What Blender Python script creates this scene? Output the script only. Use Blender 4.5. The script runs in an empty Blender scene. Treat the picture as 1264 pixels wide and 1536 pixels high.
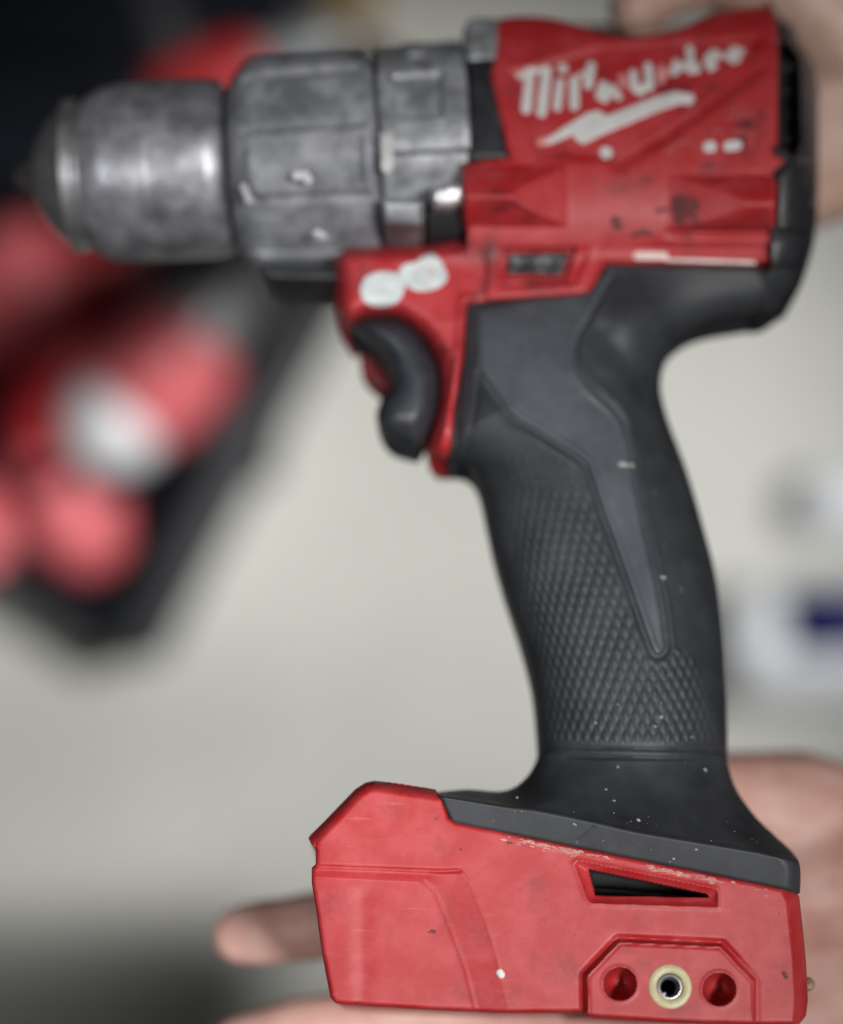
import bpy, bmesh, math, random
import numpy as np
from mathutils import Vector, Matrix
random.seed(7); rng = np.random.default_rng(7)
SC = bpy.context.scene
COL = SC.collection

# ------------------------------------------------------------------ camera, world, lamps, exposure
K = 1.0 / 3000.0                      # tangent per photo pixel (1264 x 1536)
CAM = np.array([0.0, 0.0, 1.35])      # camera looks straight down at the workshop floor
cd = bpy.data.cameras.new('camera'); cam = bpy.data.objects.new('camera', cd); COL.objects.link(cam)
cam.location = CAM; cam.rotation_euler = (0, 0, 0)
cd.sensor_fit = 'VERTICAL'; cd.sensor_height = 24.0; cd.lens = 24.0 * 3000.0 / 1536.0
cd.clip_start = 0.01; cd.clip_end = 50
cd.dof.use_dof = True; cd.dof.focus_distance = 0.4260; cd.dof.aperture_fstop = 2.2
SC.camera = cam

w = bpy.data.worlds.new('World'); SC.world = w; w.use_nodes = True
bg = w.node_tree.nodes['Background']; bg.inputs[0].default_value = (0.93, 0.97, 1.0, 1); bg.inputs[1].default_value = 0.022

def aim(o, target):
    d = Vector(target) - o.location
    o.rotation_euler = d.to_track_quat('-Z', 'Y').to_euler()
def area(name, loc, target, sx, sy, power, col=(1, 1, 1)):
    l = bpy.data.lights.new(name, 'AREA'); l.shape = 'RECTANGLE'; l.size = sx; l.size_y = sy; l.energy = power; l.color = col
    o = bpy.data.objects.new(name, l); o.location = loc; COL.objects.link(o); aim(o, target); return o
def spot(name, loc, target, power, angle, blend, radius, col=(1, 1, 1)):
    l = bpy.data.lights.new(name, 'SPOT'); l.energy = power; l.spot_size = math.radians(angle); l.spot_blend = blend
    l.shadow_soft_size = radius; l.color = col
    o = bpy.data.objects.new(name, l); o.location = loc; COL.objects.link(o); aim(o, target); return o
spot('added_drill_spot', (0.46, -0.05, 2.2), (-0.030, -0.036, 0.9), 164, 15.8, 1.0, 0.14, (1.0, 0.985, 0.965))  # added key spot; tight cone darkens the drill's ends like lens vignetting
spot('added_fill_spot', (-0.58, -0.06, 1.9), (-0.055, -0.025, 0.87), 36, 17, 1.0, 0.10, (0.96, 0.98, 1.0))  # added unseen fill from the left for the shaded finger and chuck
spot('added_floor_spot', (1.75, 0.45, 3.0), (-0.045, 0.0, 0.0), 530, 15.0, 1.0, 0.10, (1.0, 0.985, 0.955))  # added spot for the floor alone; its falloff imitates vignetting at the corners

SC.view_settings.view_transform = 'Standard'; SC.view_settings.look = 'None'
SC.view_settings.exposure = 0.0; SC.view_settings.gamma = 1.0
SC.render.engine = 'CYCLES'
SC.cycles.use_denoising = True
SC.cycles.max_bounces = 8

# ------------------------------------------------------------------ helpers
D0 = 0.45; TAU = math.radians(15.0); S = K * D0
def ray(u, v):
    return np.stack([(np.asarray(u, float) - 632) * K, (768 - np.asarray(v, float)) * K, -np.ones_like(np.asarray(u, float))], -1)
def W(u, v, depth):
    """point of the place seen at photo position (u, v), at that depth under the camera"""
    return CAM + ray(u, v) * depth
OD = W(850, 1350, D0)
EX = np.array([1.0, 0, 0]); EY = np.array([0, math.cos(TAU), -math.sin(TAU)]); EZ = np.array([0, math.sin(TAU), math.cos(TAU)])
def L(u, v, z):
    """drill coordinates of the surface point at height z over the drill's mid plane"""
    u, v, z = np.broadcast_arrays(np.asarray(u, float), np.asarray(v, float), np.asarray(z, float))
    r = ray(u, v)
    t = (z - (CAM - OD) @ EZ) / (r @ EZ)
    p = CAM + r * t[..., None] - OD
    return np.stack([p @ EX, p @ EY, p @ EZ], -1)

def link(name, me, mat=None, parent=None, smooth=True, sharp=38):
    o = bpy.data.objects.new(name, me); COL.objects.link(o)
    if mat is not None:
        for m in (mat if isinstance(mat, (list, tuple)) else [mat]): me.materials.append(m)
    if smooth:
        me.polygons.foreach_set('use_smooth', [True] * len(me.polygons))
        if sharp: me.set_sharp_from_angle(angle=math.radians(sharp))
    if parent is not None: o.parent = parent
    return o
def mesh_np(name, verts, quads, tris=None):
    me = bpy.data.meshes.new(name)
    verts = np.asarray(verts, np.float32); quads = np.asarray(quads, np.int32).reshape(-1, 4)
    me.vertices.add(len(verts)); me.vertices.foreach_set('co', verts.ravel())
    me.loops.add(quads.size); me.loops.foreach_set('vertex_index', quads.ravel())
    me.polygons.add(len(quads)); me.polygons.foreach_set('loop_start', np.arange(0, quads.size, 4, dtype=np.int32))
    me.update(calc_edges=True); me.validate()
    return me
def tag(o, label=None, cat=None, group=None, kind=None):
    if label: o['label'] = label
    if cat: o['category'] = cat
    if group: o['group'] = group
    if kind: o['kind'] = kind
    return o
def thing(name, loc, label, cat, group=None):
    o = bpy.data.objects.new(name, None); o.empty_display_size = 0.02; COL.objects.link(o); o.location = loc
    return tag(o, label, cat, group)

# --- 2-D distance fields over the drill's side view
def seg_dist(u, v, pts, closed):
    pts = np.asarray(pts, float); n = len(pts); best = np.full(np.shape(u), 1e9)
    for i in range(n if closed else n - 1):
        a = pts[i]; b = pts[(i + 1) % n]; ab = b - a; q = ab @ ab + 1e-12
        t = np.clip(((u - a[0]) * ab[0] + (v - a[1]) * ab[1]) / q, 0, 1)
        best = np.minimum(best, (u - a[0] - t * ab[0]) ** 2 + (v - a[1] - t * ab[1]) ** 2)
    return np.sqrt(best)
def inside(u, v, pts):
    pts = np.asarray(pts, float); n = len(pts); c = np.zeros(np.shape(u), bool)
    for i in range(n):
        a = pts[i]; b = pts[i - 1]
        if a[1] == b[1]: continue
        c ^= ((a[1] > v) != (b[1] > v)) & (u < (b[0] - a[0]) * (v - a[1]) / (b[1] - a[1]) + a[0])
    return c
def sdpoly(u, v, pts):
    d = seg_dist(u, v, pts, True); return np.where(inside(u, v, pts), -d, d)
def cr(pts, n=5, closed=False):
    """smooth curve through points"""
    p = [np.array(q, float) for q in pts]; m = len(p); out = []
    for i in range(m if closed else m - 1):
        a = p[(i - 1) % m] if closed or i > 0 else p[0]; b = p[i]; c = p[(i + 1) % m]; d = p[(i + 2) % m] if closed or i + 2 < m else p[-1]
        for k in range(n):
            t = k / n
            out.append(0.5 * (2 * b + (c - a) * t + (2 * a - 5 * b + 4 * c - d) * t * t + (3 * b - a - 3 * c + d) * t ** 3))
    if not closed: out.append(p[-1])
    return [tuple(q) for q in out]
def ss(a, b, x):
    t = np.clip((x - a) / (b - a), 0, 1); return t * t * (3 - 2 * t)
def rnd(d, R, p=2.0):
    t = 1 - np.clip(d / R, 0, 1); return np.clip(1 - t ** p, 0, 1) ** (1 / p)

def shell(name, sdf, bbox, zf, mat, parent, step=2.0, back=None, thin=None, facemat=None, sharp=38):
    """closed solid: front relief zf(u, v, d), outline where sdf = 0, mirrored about the mid plane (or a flat back)"""
    u0, v0, u1, v1 = bbox
    us = np.arange(u0, u1 + step, step); vs = np.arange(v0, v1 + step, step)
    cu, cv = np.meshgrid((us[:-1] + us[1:]) / 2, (vs[:-1] + vs[1:]) / 2)
    keep = sdf(cu, cv) < 0
    nv, nu = len(vs), len(us)
    U, V = np.meshgrid(us, vs); U = U.copy(); V = V.copy()
    cnt = np.zeros((nv, nu), int)
    for a in (0, 1):
        for b in (0, 1): cnt[a:nv - 1 + a, b:nu - 1 + b] += keep
    used = cnt > 0; bd = used & (cnt < 4)
    bu, bv = U[bd], V[bd]
    for _ in range(3):
        s = sdf(bu, bv); e = 0.4
        gu = (sdf(bu + e, bv) - sdf(bu - e, bv)) / (2 * e); gv = (sdf(bu, bv + e) - sdf(bu, bv - e)) / (2 * e)
        g2 = np.maximum(gu * gu + gv * gv, 0.3)
        bu = bu - np.clip(s * gu / g2, -step, step); bv = bv - np.clip(s * gv / g2, -step, step)
    U[bd] = bu; V[bd] = bv
    idx = -np.ones((nv, nu), int); idx[used] = np.arange(used.sum())
    uu, vv = U[used], V[used]
    d = np.maximum(-sdf(uu, vv), 0); d[bd[used]] = 0
    z = zf(uu, vv, d)
    F = L(uu, vv, z * S)
    B = F.copy(); B[:, 2] = -F[:, 2] if back is None else back * S
    if thin is not None: B = L(uu, vv, (z - thin) * S)
    n = len(F)
    j, i = np.nonzero(keep)
    q = np.stack([idx[j, i], idx[j + 1, i], idx[j + 1, i + 1], idx[j, i + 1]], 1)
    kp = np.pad(keep, 1)
    walls = []
    c = lambda dj, di: ~kp[j + 1 + dj, i + 1 + di]
    for m, (a, b) in ((c(0, -1), (0, 1)), (c(1, 0), (1, 2)), (c(0, 1), (2, 3)), (c(-1, 0), (3, 0))):
        A = q[m][:, a]; Bq = q[m][:, b]
        walls.append(np.stack([A, A + n, Bq + n, Bq], 1))
    quads = np.concatenate([q, q[:, ::-1] + n] + walls)
    me = mesh_np(name, np.concatenate([F, B]), quads)
    o = link(name, me, mat, parent, True, sharp)
    if facemat is not None and len(me.polygons) == len(quads):
        fm = facemat(cu[j, i], cv[j, i]).astype(np.int32)
        allm = np.zeros(len(quads), np.int32); allm[:len(fm)] = fm
        me.polygons.foreach_set('material_index', allm)
    return o
def bb(pts, m=3):
    a = np.asarray(pts); return (a[:, 0].min() - m, a[:, 1].min() - m, a[:, 0].max() + m, a[:, 1].max() + m)
def pshell(name, pts, zf, mat, parent, **kw):
    return shell(name, lambda u, v: sdpoly(u, v, pts), bb(pts), zf, mat, parent, **kw)
def strokes_sdf(strokes):
    def f(u, v):
        best = np.full(np.shape(u), 1e9)
        for pts, r in strokes: best = np.minimum(best, seg_dist(u, v, pts, False) - r)
        return best
    return f

# ------------------------------------------------------------------ materials
def nodes(name):
    m = bpy.data.materials.new(name); m.use_nodes = True; nt = m.node_tree
    return m, nt, nt.nodes['Principled BSDF'], nt.nodes, nt.links
def mat_noise(name, c0, c1, rough=(0.4, 0.6), scale=60, bump=0.15, bscale=900, metallic=0.0, spec=0.5, ramp=(0.4, 0.7), specks=None, coat=0.0, stretch=None, bdist=0.0004):
    m, nt, bs, N, Lk = nodes(name)
    tc = N.new('ShaderNodeTexCoord'); src = tc.outputs['Object']
    if stretch:
        mp = N.new('ShaderNodeMapping'); mp.inputs['Scale'].default_value = stretch; Lk.new(src, mp.inputs[0]); src = mp.outputs[0]
    n1 = N.new('ShaderNodeTexNoise'); n1.inputs['Scale'].default_value = scale * 2.5; n1.inputs['Detail'].default_value = 7; n1.inputs['Roughness'].default_value = 0.65
    Lk.new(src, n1.inputs['Vector'])
    r = N.new('ShaderNodeValToRGB'); r.color_ramp.elements[0].position = ramp[0]; r.color_ramp.elements[1].position = ramp[1]
    r.color_ramp.elements[0].color = (*c0, 1); r.color_ramp.elements[1].color = (*c1, 1)
    Lk.new(n1.outputs[0], r.inputs[0]); col = r.outputs[0]
    if specks:
        sc, thr, sca = specks
        n3 = N.new('ShaderNodeTexNoise'); n3.inputs['Scale'].default_value = sca * 2.5; n3.inputs['Detail'].default_value = 2
        Lk.new(tc.outputs['Object'], n3.inputs['Vector'])
        r3 = N.new('ShaderNodeValToRGB'); r3.color_ramp.elements[0].position = thr; r3.color_ramp.elements[1].position = thr + 0.04
        Lk.new(n3.outputs[0], r3.inputs[0])
        mx = N.new('ShaderNodeMix'); mx.data_type = 'RGBA'; Lk.new(r3.outputs[0], mx.inputs[0]); Lk.new(col, mx.inputs[6]); mx.inputs[7].default_value = (*sc, 1)
        col = mx.outputs[2]
    Lk.new(col, bs.inputs['Base Color'])
    mr = N.new('ShaderNodeMapRange'); mr.inputs[3].default_value = rough[0]; mr.inputs[4].default_value = rough[1]
    Lk.new(n1.outputs[0], mr.inputs[0]); Lk.new(mr.outputs[0], bs.inputs['Roughness'])
    bs.inputs['Metallic'].default_value = metallic; bs.inputs['Specular IOR Level'].default_value = spec; bs.inputs['Coat Weight'].default_value = coat
    if bump:
        n2 = N.new('ShaderNodeTexNoise'); n2.inputs['Scale'].default_value = bscale; n2.inputs['Detail'].default_value = 4
        Lk.new(tc.outputs['Object'], n2.inputs['Vector'])
        b = N.new('ShaderNodeBump'); b.inputs['Strength'].default_value = bump; b.inputs['Distance'].default_value = bdist
        Lk.new(n2.outputs[0], b.inputs['Height']); Lk.new(b.outputs[0], bs.inputs['Normal'])
    return m
def scuffed(name, c0, c1, grime, pale, rough, seed=0.0, streak=(70, 900, 70), amt=0.5):
    m, nt, bs, N, Lk = nodes(name)
    tc = N.new('ShaderNodeTexCoord')
    def noise(scale, detail=6, stretch=None, rg=0.6):
        src = tc.outputs['Object']
        mp = N.new('ShaderNodeMapping'); mp.inputs['Location'].default_value = (seed, seed * 0.7, 0)
        if stretch: mp.inputs['Scale'].default_value = stretch
        Lk.new(src, mp.inputs[0])
        n = N.new('ShaderNodeTexNoise'); n.inputs['Scale'].default_value = scale; n.inputs['Detail'].default_value = detail; n.inputs['Roughness'].default_value = rg
        Lk.new(mp.outputs[0], n.inputs['Vector']); return n.outputs[0]
    def ramp(x, a, b):
        r = N.new('ShaderNodeMapRange'); r.interpolation_type = 'SMOOTHSTEP'; r.inputs[1].default_value = a; r.inputs[2].default_value = b; Lk.new(x, r.inputs[0]); return r.outputs[0]
    def mul(x, k):
        q = N.new('ShaderNodeMath'); q.operation = 'MULTIPLY'; Lk.new(x, q.inputs[0])
        if isinstance(k, float): q.inputs[1].default_value = k
        else: Lk.new(k, q.inputs[1])
        return q.outputs[0]
    def mix(f, a, b):
        x = N.new('ShaderNodeMix'); x.data_type = 'RGBA'; Lk.new(f, x.inputs[0])
        for k, c in ((6, a), (7, b)):
            if isinstance(c, tuple): x.inputs[k].default_value = (*c, 1)
            else: Lk.new(c, x.inputs[k])
        return x.outputs[2]
    col = mix(ramp(noise(140), 0.35, 0.7), c0, c1)
    patches = noise(75, 8, None, 0.7)
    col = mix(mul(ramp(patches, 0.50, 0.72), 0.55 * amt * 2), col, grime)                       # rubbed-in dirt
    st = ramp(noise(1.0, 5, streak, 0.6), 0.56, 0.75)
    col = mix(mul(mul(st, ramp(noise(90, 3), 0.45, 0.65)), 0.8 * amt), col, pale)             # scuffs along the body
    col = mix(mul(ramp(noise(620, 2), 0.72, 0.76), 0.8), col, grime)                            # pits
    Lk.new(col, bs.inputs['Base Color'])
    r = N.new('ShaderNodeMapRange'); r.inputs[3].default_value = rough[0]; r.inputs[4].default_value = rough[1]; Lk.new(patches, r.inputs[0]); Lk.new(r.outputs[0], bs.inputs['Roughness'])
    b = N.new('ShaderNodeBump'); b.inputs['Strength'].default_value = 0.12; b.inputs['Distance'].default_value = 0.0002
    Lk.new(noise(2600, 3), b.inputs['Height']); Lk.new(b.outputs[0], bs.inputs['Normal'])
    return m
RED = scuffed('worn_red_plastic', (0.335, 0.011, 0.013), (0.39, 0.034, 0.038), (0.13, 0.011, 0.014), (0.52, 0.14, 0.15), (0.42, 0.62))
REDHEAD = scuffed('grimy_red_plastic', (0.35, 0.012, 0.015), (0.39, 0.034, 0.040), (0.085, 0.010, 0.014), (0.50, 0.15, 0.16), (0.42, 0.60), 3.7, (80, 800, 80), 0.95)
RUBBER = mat_noise('charcoal_rubber', (0.019, 0.0205, 0.0235), (0.037, 0.040, 0.045), (0.46, 0.6), 40, 0.05, 2400, spec=0.32, ramp=(0.35, 0.75), specks=((0.22, 0.22, 0.21), 0.77, 420))
RUBBER_SHEEN = mat_noise('smooth_rubber_painted_sheen', (0.038, 0.043, 0.050), (0.074, 0.081, 0.091), (0.34, 0.46), 28, 0.05, 2400, spec=0.4, ramp=(0.3, 0.7), specks=((0.22, 0.22, 0.21), 0.77, 420))  # smooth panel's highlight put into a lighter rubber colour
BLACK = mat_noise('black_plastic', (0.014, 0.015, 0.017), (0.028, 0.03, 0.033), (0.35, 0.5), 60, 0.2, 1500)
TRIG = mat_noise('trigger_plastic', (0.020, 0.022, 0.027), (0.035, 0.039, 0.047), (0.38, 0.5), 60, 0.15, 1500)
VOID = mat_noise('unlit_inside', (0.004, 0.004, 0.005), (0.008, 0.008, 0.009), (0.7, 0.9), 60, 0)
STEEL = scuffed('worn_steel', (0.22, 0.22, 0.24), (0.46, 0.46, 0.49), (0.10, 0.085, 0.07), (0.82, 0.82, 0.85), (0.34, 0.52), 1.3, (1200, 110, 110), 0.42)
STEEL.node_tree.nodes['Principled BSDF'].inputs['Metallic'].default_value = 0.7
NOSE = mat_noise('dark_steel', (0.26, 0.26, 0.27), (0.46, 0.46, 0.475), (0.34, 0.5), 60, 0.1, 500, metallic=0.8)
CLUTCH = scuffed('worn_grey_plastic', (0.12, 0.125, 0.14), (0.25, 0.255, 0.275), (0.05, 0.05, 0.055), (0.48, 0.48, 0.49), (0.36, 0.54), 5.1, (260, 700, 260), 0.5)
GEAR = scuffed('scuffed_grey_metal', (0.17, 0.175, 0.19), (0.38, 0.39, 0.41), (0.06, 0.06, 0.062), (0.62, 0.62, 0.62), (0.34, 0.5), 7.9, (400, 500, 400), 0.6)
GEAR.node_tree.nodes['Principled BSDF'].inputs['Metallic'].default_value = 0.35
BRIGHT = mat_noise('bare_bright_metal', (0.62, 0.62, 0.64), (0.8, 0.8, 0.8), (0.2, 0.35), 60, 0.1, 500, metallic=0.7)
WHITE = mat_noise('worn_white_print', (0.50, 0.49, 0.48), (0.62, 0.61, 0.60), (0.45, 0.6), 90, 0)
FAINT = mat_noise('rubbed_white_print', (0.50, 0.16, 0.16), (0.62, 0.33, 0.32), (0.45, 0.6), 90, 0)
SMUDGE = mat_noise('rubbed_dark_print', (0.36, 0.032, 0.036), (0.24, 0.03, 0.034), (0.5, 0.6), 150, 0)
PAPER = mat_noise('white_sticker_paper', (0.42, 0.46, 0.46), (0.58, 0.62, 0.62), (0.5, 0.65), 120, 0)
CREAM = mat_noise('cream_nylon', (0.36, 0.32, 0.17), (0.50, 0.45, 0.26), (0.4, 0.55), 150, 0.1, 900)
DUST = mat_noise('dried_plaster_dust', (0.36, 0.12, 0.105), (0.52, 0.32, 0.28), (0.7, 0.9), 300, 0)
def skin_mat(name, c0, c1):
    m = mat_noise(name, c0, c1, (0.42, 0.58), 45, 0.35, 700, ramp=(0.35, 0.7))
    bs = m.node_tree.nodes['Principled BSDF']
    bs.inputs['Subsurface Weight'].default_value = 0.25; bs.inputs['Subsurface Radius'].default_value = (0.006, 0.002, 0.001); bs.inputs['Subsurface Scale'].default_value = 1.0
    return m
SKIN = skin_mat('pink_skin', (0.53, 0.275, 0.225), (0.63, 0.41, 0.35))
SKIN2 = skin_mat('tanned_skin', (0.42, 0.265, 0.21), (0.49, 0.33, 0.27))

# ------------------------------------------------------------------ floor
FL = mat_noise('grey_painted_concrete', (0.53, 0.53, 0.495), (0.60, 0.60, 0.56), (0.5, 0.7), 6, 0.2, 60, ramp=(0.3, 0.75))
me = bpy.data.meshes.new('floor'); bm = bmesh.new(); bmesh.ops.create_grid(bm, x_segments=8, y_segments=8, size=6); bm.to_mesh(me); bm.free()
tag(link('floor', me, FL, smooth=False), kind='structure')

# ------------------------------------------------------------------ the drill
drill = thing('cordless_drill', OD, 'worn red and black cordless drill without battery, lying across two hands', 'drill')
drill.rotation_euler = Matrix((EX, EY, EZ)).transposed().to_euler()

# --- shared body relief of grip and housing
SIL_R = cr([(1240, 350), (1190, 440), (1165, 470), (1130, 476), (1060, 488), (1020, 510), (998, 542), (990, 580), (1001, 630), (1030, 708), (1054, 790), (1072, 860), (1083, 940), (1088, 1020), (1090, 1100), (1090, 1200)], 4)
SIL_L = cr([(806, 1200), (806, 1138), (803, 1080), (795, 1020), (776, 950), (756, 890), (739, 830), (728, 780), (718, 735), (706, 708), (690, 697), (662, 692), (648, 640), (655, 580), (645, 520), (610, 478), (505, 470)], 4)
def body(u, v):
    d = np.minimum(seg_dist(u, v, SIL_R, False), seg_dist(u, v, SIL_L, False))
    zm = 104 + 38 * ss(400, 560, v) - 6 * ss(900, 1130, v)
    return zm * rnd(d, 142, 2.15) + 4
GROOVE = cr([(718, 560), (738, 588), (766, 626), (802, 647), (866, 687), (880, 705), (898, 760), (937, 868), (972, 968), (985, 985), (999, 975), (999, 955), (990, 895), (975, 825), (956, 738), (942, 655), (925, 617), (884, 578), (864, 545), (863, 512), (880, 480), (903, 440), (918, 412)], 4)
GROOVE2 = [(718, 560), (712, 610), (701, 668), (694, 700)]
PANEL = GROOVE + [(860, 440), (720, 470)]
def grip_z(u, v, d):
    z = body(u, v)
    g = seg_dist(u, v, GROOVE, False); sp = sdpoly(u, v, PANEL)
    z = z + 3.0 * ss(2, -6, sp) - 5.5 * np.exp(-(g / 3.6) ** 2) + 1.6 * np.exp(-((g - 9) / 4.0) ** 2)
    z = z - 3.0 * np.exp(-(seg_dist(u, v, GROOVE2, False) / 4) ** 2)
    # diamond knurl left of and below the smooth panel
    lean = np.interp(v, [560, 720, 900, 1130], [70, 45, 18, 0])
    uu = u + lean
    # wrap: cells narrow towards the edges of the round grip
    xl = np.interp(v, [692, 735, 830, 950, 1080, 1138], [660, 718, 739, 776, 803, 806]); xr = np.interp(v, [560, 708, 860, 1020, 1138], [990, 1030, 1072, 1088, 1090])
    sN = np.clip((u - (xl + xr) / 2) / ((xr - xl) / 2), -0.98, 0.98)
    arc = np.arcsin(sN) * (xr - xl) / 2 * 0.80
    a = arc / 13.0; b = v / 32.0
    tri = np.abs(np.cos(np.pi * (a + b)) * np.cos(np.pi * (a - b))) ** 0.7
    maskr = ss(6, 14, sp) * ss(1118, 1110, v) * ss(640, 760, v) * ss(0.80, 0.60, np.where(v > 985, sN * ss(1300, 985, v) * 0.9, sN + ss(985, 960, v) * 0.35)) * ss(7, 13, g)
    z = z + 3.0 * tri * maskr * (0.35 + 0.65 * ss(650, 950, v))
    z = z - 3.0 * np.exp(-((v - 1122 - 0.02 * (u - 900)) / 2.6) ** 2) - 3.5 * np.exp(-((v - 1135 - 0.025 * (u - 900)) / 3.0) ** 2)
    # thumb swell under the motor
    z = z + 12 * np.exp(-(((u - 940) / 60) ** 2 + ((v - 470) / 45) ** 2)) - 7 * np.exp(-(seg_dist(u, v, [(905, 500), (950, 560), (965, 620)], False) / 20) ** 2)
    seam = np.minimum(seg_dist(u, v, [(697, 452), (882, 437), (905, 394), (1200, 400)], False), seg_dist(u, v, [(697, 452), (690, 545), (681, 694)], False))
    return z - 9 * (1 - rnd(seam, 9))
grip_pts = [(694, 448), (880, 433), (902, 392), (1150, 396), (1200, 400), (1196, 430)] + [p for p in SIL_R if p[1] > 436 and p[1] < 1141 and p[0] < 1192] + [(1090, 1142), (806, 1139)] + [p for p in SIL_L if p[1] < 1138 and p[0] > 684 and p[1] > 690] + [(671, 695), (680, 640), (688, 545)]
grip = pshell('grip', grip_pts, grip_z, [RUBBER, RUBBER_SHEEN], drill, step=1.9, sharp=60, facemat=lambda u, v: sdpoly(u, v, PANEL) < 2)

# --- red motor housing with trigger frame
def motor(u, v):
    c = 204 - 0.012 * (u - 900); t = np.clip(np.abs(v - c) / 216, 0, 1)
    return 172 * np.clip(1 - t ** 2.5, 0, 1) ** (1 / 2.5)
TEXTP = [(762, 108), (803, 240), (925, 242), (1128, 108), (1142, 52), (900, 66)]
SWITCH = [(757, 374), (862, 372), (848, 418), (755, 418)]
SWFRAME = [(738, 362), (898, 362), (868, 436), (738, 440)]
h_top = cr([(742, 30), (775, 25), (820, 27), (860, 36), (900, 50), (950, 56), (1000, 48), (1030, 38), (1060, 24), (1100, 14), (1150, 8)], 4)
trig_arc = cr([(526, 492), (540, 482), (570, 477), (602, 482), (634, 508), (655, 550), (659, 590), (652, 630), (638, 676)], 4)
house_pts = h_top + [(1160, 20), (1166, 60), (1166, 230), (1190, 240), (1165, 262), (1160, 396), (906, 398), (884, 441), (700, 456), (694, 540), (680, 610), (674, 692)] + [(662, 693), (641, 682)] + trig_arc[::-1] + [(514, 482), (504, 466), (502, 390), (508, 378), (522, 371), (640, 364), (697, 350), (692, 244), (762, 236), (734, 114), (742, 76)]
SILF = [(697, 350), (640, 364), (522, 371), (508, 378), (502, 390), (504, 466), (514, 482)] + trig_arc + [(641, 682), (662, 693), (674, 692)]
def house_z(u, v, d):
    zm = motor(u, v)
    # text field set back, diagonal channel
    zm = zm - 9 * ss(6, -14, sdpoly(u, v, TEXTP)) - 9 * np.exp(-(seg_dist(u, v, [(925, 246), (1000, 200), (1132, 108)], False) / 10) ** 2)
    # two round ridges cut off by slanting facets
    ridge = 42 * np.clip(1 - (np.abs(v - 294) / 46) ** 1.35, 0, 1)
    zm = zm + np.where(u < 852, np.clip(np.minimum(ridge, (852 - u) / 90 * 44), 0, None), 0)
    ridge2 = 38 * np.clip(1 - (np.abs(v - 306) / 42) ** 1.5, 0, 1)
    zm = zm + np.where(u > 1002, np.clip(np.minimum(ridge2, (u - 1002) / 120 * 40), 0, None), 0)
    zm = zm - 8 * np.exp(-((v - 350) / 6) ** 2) * ss(990, 1020, u) - 5 * np.exp(-((v - 373) / 5) ** 2) * ss(940, 990, u)
    zm = zm + 7 * np.exp(-((v - 389) / 6) ** 2) * ss(890, 910, u)
    ds = seg_dist(u, v, SILF, False)
    zf = 112 * rnd(ds, 34, 2.2) + 6
    zf = zf + 6 * np.exp(-((seg_dist(u, v, [(700, 456), (694, 540), (680, 610), (664, 690)], False) - 8) / 6) ** 2)
    zf = zf * (0.7 + 0.3 * ss(692, 640, v))
    zf = np.where(v < 345, 0, zf) + 5 * ss(4, -3, np.abs(sdpoly(u, v, SWFRAME)) - 9) * (v > 345)
    k = 8.0
    z = np.logaddexp(zm / k, zf / k) * k
    z = np.where((u < 700) & (v > 340), np.minimum(z, zf + 6), z)
    z = z - 15 * ss(3, -1, sdpoly(u, v, SWITCH))
    return z - 12 * (1 - rnd(d, 12)) * ss(340, 380, v + 0 * u) - 8 * (1 - rnd(d, 8)) * ss(380, 340, v)
housing = pshell('motor_housing', house_pts, house_z, REDHEAD, drill, step=2.0, sharp=50)
def on_house(off):
    return lambda u, v, d: house_z(u, v, np.full(np.shape(u), 99.0)) + off * (0.3 + 0.7 * rnd(d, 2))

# printed brand lettering and bolt, worn
def zt(pts): return [(740 + x / 2.873, 40 + y / 2.873) for x, y in pts]
letters = [(zt([(108, 215), (160, 192), (235, 186)]), 5.0), (zt([(156, 195), (138, 355)]), 9.5), (zt([(226, 190), (205, 368)]), 10),
           (zt([(284, 240), (272, 345)]), 8.5), (zt([(296, 178), (298, 182)]), 9), (zt([(345, 232), (346, 340)]), 9.5), (zt([(272, 345), (345, 340)]), 4),
           (zt([(418, 170), (405, 250)]), 9), (zt([(372, 205), (405, 215)]), 5), (zt([(470, 248), (452, 295), (478, 312), (505, 262), (535, 300)]), 7.5),
           (zt([(600, 200), (604, 262), (630, 278), (662, 250)]), 8), (zt([(664, 172), (672, 258)]), 8.5),
           (zt([(785, 158), (778, 195)]), 8), (zt([(843, 98), (850, 188)]), 8), (zt([(800, 175), (860, 160), (875, 185)]), 7),
           (zt([(912, 152), (972, 122), (945, 108), (918, 135), (932, 180), (950, 168)]), 6), (zt([(1005, 132), (1068, 105), (1035, 95), (1010, 122), (1035, 148), (1050, 138)]), 6)]
letters = [(p_, r_ * 0.80) for p_, r_ in letters if r_ > 4.5]
fl = strokes_sdf(letters); f = shell('brand_lettering', fl, (765, 60, 1130, 182), on_house(1.4), WHITE, housing, step=1.6, thin=2.5)
faint = [(zt([(553, 215), (556, 250)]), 6), (zt([(722, 180), (718, 230)]), 6), (zt([(735, 205), (752, 190)]), 5), (zt([(200, 497), (225, 490)]), 6)]
for fq in faint: shell('rubbed_lettering', strokes_sdf([fq]), (800, 90, 1015, 222), on_house(1.2), FAINT, housing, step=1.6, thin=2.5)
bolt = zt([(205, 500), (290, 440), (400, 372), (450, 360), (475, 375), (485, 385), (690, 303), (780, 278), (855, 290), (866, 312), (845, 338), (800, 332), (700, 368), (490, 455), (385, 506), (352, 488), (340, 465), (240, 508)])
pshell('lightning_bolt_logo', bolt, on_house(1.5), WHITE, housing, step=1.6, thin=2.5)
dots = [(zt([(480, 542), (486, 544)]), 9), (zt([(925, 518), (935, 516)]), 8.5), (zt([(1010, 514), (1045, 510)]), 8)]
for dq in dots: shell('white_paint_chip', strokes_sdf([dq]), (890, 200, 1120, 245), on_house(1.6), WHITE, housing, step=1.6, thin=2.5)
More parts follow.
